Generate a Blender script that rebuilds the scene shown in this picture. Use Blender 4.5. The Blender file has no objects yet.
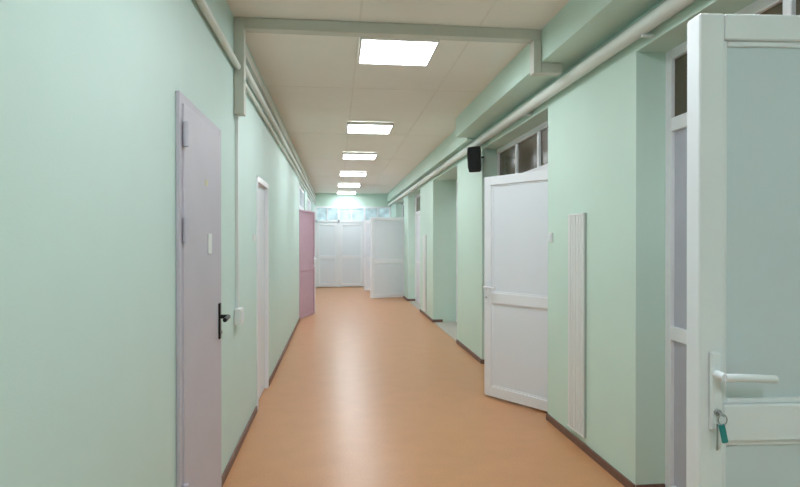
import bpy, bmesh, math, random
from mathutils import Vector, Matrix
random.seed(3)
sc = bpy.context.scene
sc.view_settings.view_transform = 'Standard'
sc.view_settings.look = 'None'
sc.view_settings.exposure = 0.0

def lin(c):
    return tuple(((v/255)/12.92 if v/255 <= .04045 else ((v/255+.055)/1.055)**2.4) for v in c)

def mat(name, rgb, rough=.6, var=.04, scale=6.0, bump=0.0, bscale=200., metal=0.0, spec=.5, fine=0.0, coat=0.0, glow=0.0):
    m = bpy.data.materials.new(name); m.use_nodes = True
    nt = m.node_tree; b = nt.nodes['Principled BSDF']
    b.inputs['Roughness'].default_value = rough
    b.inputs['Metallic'].default_value = metal
    b.inputs['Specular IOR Level'].default_value = spec
    b.inputs['Coat Weight'].default_value = coat
    tc = nt.nodes.new('ShaderNodeTexCoord')
    n = nt.nodes.new('ShaderNodeTexNoise'); n.inputs['Scale'].default_value = scale
    n.inputs['Detail'].default_value = 5
    nt.links.new(tc.outputs['Object'], n.inputs['Vector'])
    r = nt.nodes.new('ShaderNodeValToRGB')
    c = lin(rgb)
    r.color_ramp.elements[0].position = .3; r.color_ramp.elements[1].position = .7
    r.color_ramp.elements[0].color = (*[max(0, v*(1-var)) for v in c], 1)
    r.color_ramp.elements[1].color = (*[min(1, v*(1+var)) for v in c], 1)
    nt.links.new(n.outputs['Fac'], r.inputs['Fac'])
    out = r.outputs['Color']
    if fine > 0:
        n2 = nt.nodes.new('ShaderNodeTexNoise'); n2.inputs['Scale'].default_value = 90
        n2.inputs['Detail'].default_value = 3
        nt.links.new(tc.outputs['Object'], n2.inputs['Vector'])
        r2 = nt.nodes.new('ShaderNodeValToRGB')
        r2.color_ramp.elements[0].position = .35; r2.color_ramp.elements[1].position = .6
        r2.color_ramp.elements[0].color = (1-fine,)*3+(1,)
        r2.color_ramp.elements[1].color = (1, 1, 1, 1)
        nt.links.new(n2.outputs['Fac'], r2.inputs['Fac'])
        mx = nt.nodes.new('ShaderNodeMix'); mx.data_type = 'RGBA'; mx.blend_type = 'MULTIPLY'
        mx.inputs['Factor'].default_value = 1
        nt.links.new(out, mx.inputs['A']); nt.links.new(r2.outputs['Color'], mx.inputs['B'])
        out = mx.outputs['Result']
    nt.links.new(out, b.inputs['Base Color'])
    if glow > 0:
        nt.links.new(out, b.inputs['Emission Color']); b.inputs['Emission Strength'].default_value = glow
    if bump > 0:
        n3 = nt.nodes.new('ShaderNodeTexNoise'); n3.inputs['Scale'].default_value = bscale
        nt.links.new(tc.outputs['Object'], n3.inputs['Vector'])
        bp = nt.nodes.new('ShaderNodeBump'); bp.inputs['Strength'].default_value = bump
        bp.inputs['Distance'].default_value = .002
        nt.links.new(n3.outputs['Fac'], bp.inputs['Height'])
        nt.links.new(bp.outputs['Normal'], b.inputs['Normal'])
    return m

def emis(name, rgb, s):
    m = bpy.data.materials.new(name); m.use_nodes = True
    nt = m.node_tree; nt.nodes.clear()
    o = nt.nodes.new('ShaderNodeOutputMaterial'); e = nt.nodes.new('ShaderNodeEmission')
    e.inputs['Color'].default_value = (*lin(rgb), 1); e.inputs['Strength'].default_value = s
    nt.links.new(e.outputs[0], o.inputs[0]); return m

M_wall = mat('mint_wallpaper', (210, 235, 222), .6, .012, 3, .25, 160)
M_wallL = mat('mint_wallpaper_left', (207, 231, 224), .58, .012, 3, .25, 160)
M_ceil = mat('cream_ceiling', (247, 245, 237), .85, .01, 2.5)
M_batten = mat('ceiling_batten_paint', (240, 237, 228), .8)
M_floor = mat('orange_linoleum', (210, 152, 107), .32, .035, 5, .04, 60, fine=.10, spec=.4)
M_tile = mat('grey_threshold_tile', (190, 184, 172), .5, .06, 20)
M_pvc = mat('white_pvc', (240, 242, 246), .32, .01, 4)
M_pvcpanel = mat('white_pvc_panel', (232, 237, 243), .38, .01, 3)
M_frost = mat('frosted_panel', (214, 224, 230), .35, .015, 3)
M_lav = mat('grey_lavender_steel', (198, 194, 205), .45, .025, 4, .15, 120)
M_lavpane = mat('lavender_pane', (192, 193, 205), .3, .04, 4)
M_brown = mat('brown_transom_glass', (92, 84, 70), .2, .2, 3, spec=.3)
M_glowpane = mat('glowing_transom_glass', (168, 190, 196), .15, .3, 4, glow=.6)  # glow added to the panes to brighten the far end, as if rooms behind were lit
M_pink = mat('mauve_panel', (200, 166, 184), .5, .04, 6)
M_base = mat('brown_baseboard', (120, 88, 76), .5, .12, 12)
M_pipe = mat('painted_pipe', (226, 233, 226), .45, .02, 5)
M_duct = mat('painted_cable_trunking', (210, 212, 202), .5, .02, 5)
M_black = mat('black_plastic', (20, 20, 22), .45, .1, 20)
M_blackm = mat('black_metal', (26, 24, 26), .35, .1, 20, metal=.3)
M_steel = mat('steel', (170, 170, 172), .3, .05, 20, metal=.9)
M_teal = mat('teal_tag', (40, 140, 140), .4)
M_paper = mat('paper_label', (222, 218, 190), .8)
M_white = mat('white_plastic', (232, 236, 234), .4, .01)
M_ribback = mat('panel_groove_shade', (178, 188, 184), .6, .01)  # base darkened in colour so the gaps between ribs read as shaded relief
M_lampframe = mat('lamp_frame_white', (238, 238, 234), .5)
M_lamp = emis('led_diffuser', (242, 249, 255), 26)
M_lampfar = emis('led_diffuser_cool', (240, 248, 255), 32)
M_lampend = emis('led_diffuser_end', (240, 248, 255), 19)

def link(o, parent=None):
    sc.collection.objects.link(o)
    if parent: o.parent = parent
    return o

def boxes(name, L, m, parent=None, bevel=0.0, seg=2):
    me = bpy.data.meshes.new(name); bm = bmesh.new()
    for (x0, x1, y0, y1, z0, z1) in L:
        r = bmesh.ops.create_cube(bm, size=1)
        for v in r['verts']:
            v.co = Vector(((x0+x1)/2+v.co.x*(x1-x0), (y0+y1)/2+v.co.y*(y1-y0), (z0+z1)/2+v.co.z*(z1-z0)))
    bmesh.ops.recalc_face_normals(bm, faces=bm.faces)
    bm.to_mesh(me); bm.free()
    me.materials.append(m)
    o = bpy.data.objects.new(name, me); link(o, parent)
    if bevel > 0:
        b = o.modifiers.new('bevel', 'BEVEL'); b.width = bevel; b.segments = seg; b.limit_method = 'ANGLE'
    return o

def tube(name, pts, rad, m, parent=None, res=6):
    cu = bpy.data.curves.new(name, 'CURVE'); cu.dimensions = '3D'
    cu.bevel_depth = rad; cu.bevel_resolution = res; cu.use_fill_caps = True
    s = cu.splines.new('POLY'); s.points.add(len(pts)-1)
    for i, p in enumerate(pts): s.points[i].co = (*p, 1)
    cu.materials.append(m)
    o = bpy.data.objects.new(name, cu); link(o, parent)
    dg = bpy.context.evaluated_depsgraph_get()
    me = bpy.data.meshes.new_from_object(o.evaluated_get(dg))
    me.name = name
    bpy.data.objects.remove(o)
    o2 = bpy.data.objects.new(name, me); link(o2, parent)
    for p in me.polygons: p.use_smooth = True
    return o2

XL, XR = -.709, 1.758
YB, YE = -2.6, 18.6
ZC = 3.05
TL, TR = .25, .5
HT = 2.62
# ------------------------------------------------------------ shell
boxes('floor', [(XL-TL, 4.6, YB-.2, YE+.2, -.1, 0)], M_floor)
boxes('ceiling', [(XL-TL, 4.6, YB-.2, YE+.2, ZC, ZC+.15)], M_ceil)
L = []
for x in (.16, 1.02):
    L.append((x-.008, x+.008, YB, YE, ZC-.002, ZC))
y = -1.7
while y < YE:
    L.append((XL, 1.49, y-.008, y+.008, ZC-.0018, ZC)); y += 2.5
boxes('trim_1', L, M_batten)

right_open = [(1.36, 3.2), (4.62, 6.8), (8.25, 10.37), (12.0, 14.1), (15.0, 17.0)]
L = []; yy = YB
for a, b in right_open:
    L.append((XR, XR+TR, yy, a, 0, ZC)); L.append((XR, XR+TR, a, b, HT, ZC)); yy = b
L.append((XR, XR+TR, yy, YE, 0, ZC))
boxes('wall_right', L, M_wall)
left_open = [(5.15, 5.95, 2.08), (10.9, 13.0, 2.62), (14.0, 16.6, 2.62)]
L = []; yy = YB
for a, b, t in left_open:
    L.append((XL-TL, XL, yy, a, 0, ZC)); L.append((XL-TL, XL, a, b, t, ZC)); yy = b
L.append((XL-TL, XL, yy, YE, 0, ZC))
boxes('wall_left', L, M_wallL)
boxes('wall_back', [(XL-TL, 4.6, YB-.2, YB, 0, ZC)], M_wall)
boxes('wall_far', [(XL-TL, 4.6, YE+.08, YE+.2, 0, ZC), (XL-TL, 4.6, YE, YE+.08, 2.62, ZC)], M_wall)
boxes('wall_outer', [(4.5, 4.6, YB, YE+.08, 0, ZC)], M_wall)
boxes('wall_outer_left', [(XL-TL-.06, XL-TL-.01, YB, YE, 0, ZC)], M_wall)
boxes('trim_2', [(1.49, XR, YB, 7.1, 2.81, ZC)], M_wall, bevel=.004)
boxes('trim_3', [(1.64, XR, 7.1, YE, 2.78, ZC)], M_wall, bevel=.004)
L = []; yy = YB
for a, b in right_open:
    L.append((XR-.014, XR, yy, a, 0, .055)); yy = b
L.append((XR-.014, XR, yy, YE, 0, .055))
for a, b in right_open:
    L.append((XR, XR+.18, b-.014, b, 0, .055))
boxes('baseboard_right', L, M_base, bevel=.003)
L = []; yy = YB
for a, b in [(2.60, 3.52), (5.1, 6.0), (10.9, 13.0), (14.0, 16.6)]:
    L.append((XL, XL+.014, yy, a, 0, .055)); yy = b
L.append((XL, XL+.014, yy, YE, 0, .055))
boxes('baseboard_left', L, M_base, bevel=.003)
boxes('threshold', [(XR+.01, XR+.42, 8.27, 10.34, 0, .006)], M_tile)
boxes('threshold', [(XR+.01, XR+.17, 12.02, 14.08, 0, .006)], M_tile)

# ------------------------------------------------------------ pipes
p = tube('heating_pipe', [(XR-.06, YB+.01, 2.70), (XR-.06, YE-.01, 2.68)], .042, M_pipe)
L = []
for k in range(10):
    y = -1 + k*2.0
    L.append((XR-.07, XR-.001, y, y+.02, 2.635, 2.65))
boxes('pipe_bracket', L, M_pipe, parent=p)
boxes('cable_trunking_right', [(XR-.03, XR-.001, YB+.01, YE-.01, 2.75, 2.778)], M_duct, bevel=.003)
cd = boxes('cable_duct', [
    (XL+.07, 1.488, 4.04, 4.13, ZC-.078, ZC-.001),
    (XL+.001, XL+.07, 4.04, 4.13, 2.38, ZC-.001),
    (1.43, 1.488, 4.04, 4.13, 2.73, ZC-.078),
    (1.488, XR-.11, 4.04, 4.13, 2.735, 2.808)], M_duct, bevel=.004)
boxes('cable_trunking_left', [(XL+.001, XL+.035, 4.14, YE-.01, 2.88, 2.95)], M_duct, bevel=.003)
tube('conduit_pipe', [(XL+.03, YB+.01, 2.72), (XL+.03, 4.03, 2.70)], .022, M_pipe)
tube('conduit_pipe', [(XL+.035, 4.14, 2.76), (XL+.035, YE-.01, 2.76)], .026, M_pipe)
tube('conduit_pipe', [(XL+.025, 4.14, 2.67), (XL+.025, YE-.01, 2.67)], .016, M_pipe)
c = boxes('wall_conduit', [(XL, XL+.022, 4.09, 4.12, 1.02, 2.38)], M_white, bevel=.003)
boxes('socket_box', [(XL, XL+.05, 4.03, 4.15, .92, 1.03)], M_white, parent=c, bevel=.008)
boxes('socket_face', [(XL+.05, XL+.056, 4.055, 4.125, .945, 1.005)], M_pvcpanel, parent=c, bevel=.002)

# ------------------------------------------------------------ lights
ys = [-.9, 1.8, 4.56, 7.7, 10.25, 13.0, 15.65, 18.05]
for i, y in enumerate(ys):
    x = .475-.0135*(y-4.56)
    f = boxes('ceiling_light', [(x-.3, x+.3, y-.3, y-.285, ZC-.045, ZC-.003), (x-.3, x+.3, y+.285, y+.3, ZC-.045, ZC-.003),
                                (x-.3, x-.285, y-.285, y+.285, ZC-.045, ZC-.003), (x+.285, x+.3, y-.285, y+.285, ZC-.045, ZC-.003)],
              M_lampframe)
    boxes('diffuser', [(x-.285, x+.285, y-.285, y+.285, ZC-.041, ZC-.02)], M_lampend if i == 7 else (M_lampfar if i > 4 else M_lamp), parent=f)

# ------------------------------------------------------------ handles
def handle(parent, x, side, z, dirx, m, th, long=True):
    s = side; y0 = s*th/2
    def B(a, b): return (min(a, b), max(a, b))
    ya, yb = B(y0, y0+s*.012)
    h0, h1 = (z-.15, z+.06) if long else (z-.03, z+.03)
    boxes('handle_plate', [(x-.016, x+.016, ya, yb, h0, h1)], m, parent, bevel=.005)
    tube('handle_neck', [(x, y0+s*.01, z), (x, y0+s*.05, z)], .011, m, parent)
    tube('handle_lever', [(x, y0+s*.05, z), (x+dirx*.03, y0+s*.055, z+.001), (x+dirx*.08, y0+s*.055, z-.001), (x+dirx*.135, y0+s*.048, z-.006)], .0105, m, parent)
    tube('lock_cylinder', [(x, y0+s*.008, z-.1), (x, y0+s*.02, z-.1)], .009, M_steel, parent)

def pvc_leaf(name, hinge, free, H=2.10, z0=.02, panel=M_pvcpanel, panel2=None, frame=M_pvc, rail=.97, hz=1.13, hm=None, th=.06, st=.085, long=True):
    w = math.hypot(free[0]-hinge[0], free[1]-hinge[1])
    a = math.atan2(free[1]-hinge[1], free[0]-hinge[0])
    L = [(0, st, -th/2, th/2, z0, H), (w-st, w, -th/2, th/2, z0, H),
         (st, w-st, -th/2, th/2, H-st, H), (st, w-st, -th/2, th/2, z0, z0+st+.01),
         (st, w-st, -th/2, th/2, rail-.05, rail+.05)]
    o = boxes(name, L, frame, bevel=.006, seg=3)
    o.location = (hinge[0], hinge[1], 0); o.rotation_euler = (0, 0, a)
    b = .014; q = th/2-.012
    L = []
    for (u0, u1) in ((z0+st+.01, rail-.05), (rail+.05, H-st)):
        L += [(st, st+b, -q, q, u0, u1), (w-st-b, w-st, -q, q, u0, u1), (st+b, w-st-b, -q, q, u0, u0+b), (st+b, w-st-b, -q, q, u1-b, u1)]
    boxes('glazing_bead', L, frame, o, bevel=.003)
    boxes('upper_panel', [(st+b, w-st-b, -.012, .012, rail+.05+b, H-st-b)], panel, o)
    boxes('lower_panel', [(st+b, w-st-b, -.012, .012, z0+st+.01+b, rail-.05-b)], panel2 or panel, o)
    for s in (1, -1):
        handle(o, w-.042, s, hz, -1, hm or M_pvc, th, long)
    for z in (.25, 1.1, H-.2):
        tube('hinge', [(-.012, th/2-.005, z-.045), (-.012, th/2-.005, z+.045)], .011, frame, o)
    return o

d1 = pvc_leaf('door_1', (1.90, 1.40), (.965, 1.46), H=2.11, panel=M_frost, panel2=M_frost, rail=1.01, hz=1.145, th=.065, st=.07)
w1 = math.hypot(1.90-.965, .06)
kx = w1-.042
tube('key_bow', [(kx, .045, 1.045), (kx, .075, 1.045)], .004, M_steel, d1)
tube('key_ring', [(kx+.012*math.cos(t*math.pi/6), .07, 1.032+.014*math.sin(t*math.pi/6)) for t in range(13)], .0015, M_steel, d1)
kt = boxes('key_tag', [(-.008, .008, -.004, .004, -.05, 0)], M_teal, d1, bevel=.003)
kt.location = (kx+.002, .068, 1.02); kt.rotation_euler = (0, math.radians(12), 0)
boxes('key_blade', [(kx+.008, kx+.013, .062, .065, .95, 1.02)], M_steel, d1, bevel=.001)

d2 = pvc_leaf('door_2', (1.885, 4.70), (1.435, 5.39), H=2.115, rail=.96, hz=1.06)
d3 = pvc_leaf('door_3', (1.82, 15.06), (.86, 14.72), H=2.12)
d4 = pvc_leaf('door_4', (1.82, 16.92), (.80, 17.1), H=2.12)
dp = pvc_leaf('door_5', (XL-.02, 10.98), (-.48, 11.8), H=2.10, panel=M_pink, panel2=M_pink, frame=M_pink, th=.05, st=.04, hm=M_pvc)
wp = math.hypot(XL-.02+.48, .82)
boxes('white_edge', [(wp, wp+.03, -.032, .032, .02, 2.10)], M_pvc, dp, bevel=.004)

# ------------------------------------------------------------ frames in niches
def niche_frame(name, y0, y1, X, split, pane_t=M_brown, side_m=M_lavpane, door_in=False, tr_n=1, sgn=1, mm=M_pvc):
    x0, x1 = (X, X+.07) if sgn > 0 else (X-.07, X)
    f = .06
    L = [(x0, x1, y0, y0+f, 0, HT), (x0, x1, y1-f, y1, 0, HT), (x0, x1, y0+f, y1-f, HT-f, HT),
         (x0, x1, y0+f, y1-f, 2.14, 2.22), (x0, x1, split-f/2, split+f/2, 0, 2.14),
         (x0, x1, split+f/2, y1-f, 0, .07), (x0, x1, split+f/2, y1-f, .92, 1.0)]
    tms = [y0+f+(y1-y0-2*f)*k/(tr_n+1) for k in range(1, tr_n+1)]
    for t in tms: L.append((x0, x1, t-.025, t+.025, 2.22, HT-f))
    o = boxes(name, L, mm, bevel=.005)
    xa, xb = (x0+x1)/2-.012, (x0+x1)/2+.012
    boxes('transom_pane', [(xa, xb, y0+f, y1-f, 2.22, HT-f)], pane_t, o)
    boxes('side_pane', [(xa, xb, split+f/2, y1-f, .07, .92), (xa, xb, split+f/2, y1-f, 1.0, 2.14)], side_m, o)
    if door_in:
        boxes('closed_panel', [(x0+.01, x1-.01, y0+f, split-f/2, .01, 2.14)], M_pvcpanel, o, bevel=.005)
    return o
niche_frame('window_1', 1.36, 3.2, 1.94, 2.36)
niche_frame('window_2', 4.62, 6.8, 1.94, 5.55, tr_n=2)
niche_frame('window_3', 8.25, 10.37, XR+TR-.07, 9.3, door_in=True, side_m=M_pvcpanel)
niche_frame('window_4', 12.0, 14.1, 1.94, 13.0, door_in=True, side_m=M_pvcpanel)
niche_frame('window_5', 15.0, 17.0, 1.94, 16.3)
niche_frame('window_6', 10.9, 13.0, XL-.03, 11.9, pane_t=M_glowpane, side_m=M_pvcpanel, sgn=-1, tr_n=3, door_in=True)
niche_frame('window_7', 14.0, 16.6, XL-.03, 15.2, pane_t=M_glowpane, side_m=M_pvcpanel, sgn=-1, tr_n=4, door_in=True)

# end partition
f = .06
L = [(XL, XR, YE-.02, YE+.06, HT-.06, HT), (XL, XR, YE-.02, YE+.06, 2.1, 2.18)]
xs = [XL, .02, .86, XR-f]
for x in xs: L.append((x, x+f, YE-.02, YE+.06, 0, HT-.06))
for x in (-.33, .45, 1.3): L.append((x, x+.04, YE-.02, YE+.06, 2.18, HT-.06))
ep = boxes('window_8', L, M_pvc)
boxes('transom_pane', [(XL, XR, YE+.02, YE+.04, 2.18, HT-.06)], M_glowpane, ep)
for i in range(3):
    a, b = xs[i]+f+.003, xs[i+1]-.003
    pvc_leaf('door_%d' % (6+i), (b, YE+.02), (a, YE+.02), H=2.09, th=.06)

# ------------------------------------------------------------ left steel door
sd = boxes('steel_door', [(XL+.002, XL+.026, 2.655, 3.475, .02, 2.12)], M_lav, bevel=.005)
boxes('door_frame', [(XL+.001, XL+.018, 2.61, 2.655, 0, 2.165), (XL+.001, XL+.018, 3.475, 3.52, 0, 2.165), (XL+.001, XL+.018, 2.655, 3.475, 2.12, 2.165)], M_lav, sd, bevel=.003)
for z in (.35, 1.55, 1.98):
    tube('hinge', [(XL+.034, 2.652, z-.055), (XL+.034, 2.652, z+.055)], .014, M_lav, sd)
boxes('handle_plate', [(XL+.026, XL+.036, 3.39, 3.43, .93, 1.14)], M_blackm, sd, bevel=.005)
tube('handle_neck', [(XL+.036, 3.41, 1.06), (XL+.08, 3.41, 1.06)], .012, M_blackm, sd)
tube('handle_lever', [(XL+.08, 3.41, 1.06), (XL+.085, 3.37, 1.062), (XL+.082, 3.29, 1.055)], .012, M_blackm, sd)
tube('lock_cylinder', [(XL+.036, 3.41, .97), (XL+.044, 3.41, .97)], .01, M_steel, sd)
boxes('paper_label', [(XL+.026, XL+.028, 3.06, 3.12, 1.79, 1.82)], M_paper, sd)
boxes('lock_cover', [(XL+.026, XL+.032, 3.12, 3.20, 1.43, 1.54)], M_white, sd, bevel=.003)

# left second door
ld = boxes('white_door', [(XL-.06, XL-.02, 5.2, 5.9, .01, 2.03)], M_pvcpanel, bevel=.004)
boxes('door_frame', [(XL-.08, XL+.012, 5.15, 5.2, 0, 2.08), (XL-.08, XL+.012, 5.9, 5.95, 0, 2.08), (XL-.08, XL+.012, 5.2, 5.9, 2.03, 2.08)], M_pvc, ld, bevel=.003)
boxes('room_sign', [(XL, XL+.008, 4.93, 5.05, 1.5, 1.56)], M_white, bevel=.002)

# ------------------------------------------------------------ ribbed panels
def ribbed(y0, y1, z0, z1):
    n = 6; s = (y1-y0)/n
    o = boxes('radiator_panel', [(XR-.012, XR-.001, y0, y1, z0, z1)], M_ribback, bevel=.002)
    boxes('ribs', [(XR-.022, XR-.012, y0+s*i+s*.1, y0+s*(i+1)-s*.1, z0+.01, z1-.01) for i in range(n)], M_white, o, bevel=.003)
    boxes('end_caps', [(XR-.024, XR-.012, y0, y1, z1-.012, z1), (XR-.024, XR-.012, y0, y1, z0, z0+.012)], M_white, o, bevel=.002)
ribbed(3.87, 4.15, .10, 1.70)
ribbed(11.15, 11.5, .10, 1.62)
s = boxes('light_switch', [(XR-.012, XR, 4.50, 4.58, 1.49, 1.57)], M_white, bevel=.004)
boxes('rocker', [(XR-.018, XR-.012, 4.515, 4.565, 1.505, 1.555)], M_pvcpanel, s, bevel=.003)
s = boxes('light_switch', [(XR-.012, XR, 11.75, 11.83, 1.49, 1.57)], M_white, bevel=.004)

# ------------------------------------------------------------ speaker
me = bpy.data.meshes.new('wall_speaker'); bm = bmesh.new()
prof = [(-.085, -.09), (.085, -.09), (.055, .06), (-.055, .06)]
vs = [[bm.verts.new((x*(1 if abs(z) < .1 else .86), y, z)) for x, y in prof] for z in (-.15, -.085, .085, .15)]
for k in range(3):
    for i in range(4):
        bm.faces.new((vs[k][i], vs[k][(i+1) % 4], vs[k+1][(i+1) % 4], vs[k+1][i]))
bm.faces.new(vs[0][::-1]); bm.faces.new(vs[3])
bm.to_mesh(me); bm.free(); me.materials.append(M_black)
sp = link(bpy.data.objects.new('wall_speaker', me))
bv = sp.modifiers.new('b', 'BEVEL'); bv.width = .015; bv.segments = 3
sp.location = (1.66, 6.72, 2.485); sp.rotation_euler = (math.radians(12), 0, math.radians(-30))
boxes('grille', [(-.068, .068, -.098, -.089, -.12, .12)], M_blackm, sp, bevel=.004)
tube('bracket', [(0, .05, 0), (.04, .10, .01), (.06, .15, .01)], .012, M_black, sp)

# ------------------------------------------------------------ world, camera
w = bpy.data.worlds.new('world'); sc.world = w; w.use_nodes = True
w.node_tree.nodes['Background'].inputs[0].default_value = (.6, .7, .75, 1)
w.node_tree.nodes['Background'].inputs[1].default_value = .3
cam = bpy.data.cameras.new('camera'); cam.sensor_width = 36; cam.lens = 36*570/800
co = link(bpy.data.objects.new('camera', cam))
co.location = (0, 0, 1.5)
co.rotation_euler = (math.radians(90-.25), 0, math.radians(-6.3))
sc.camera = co
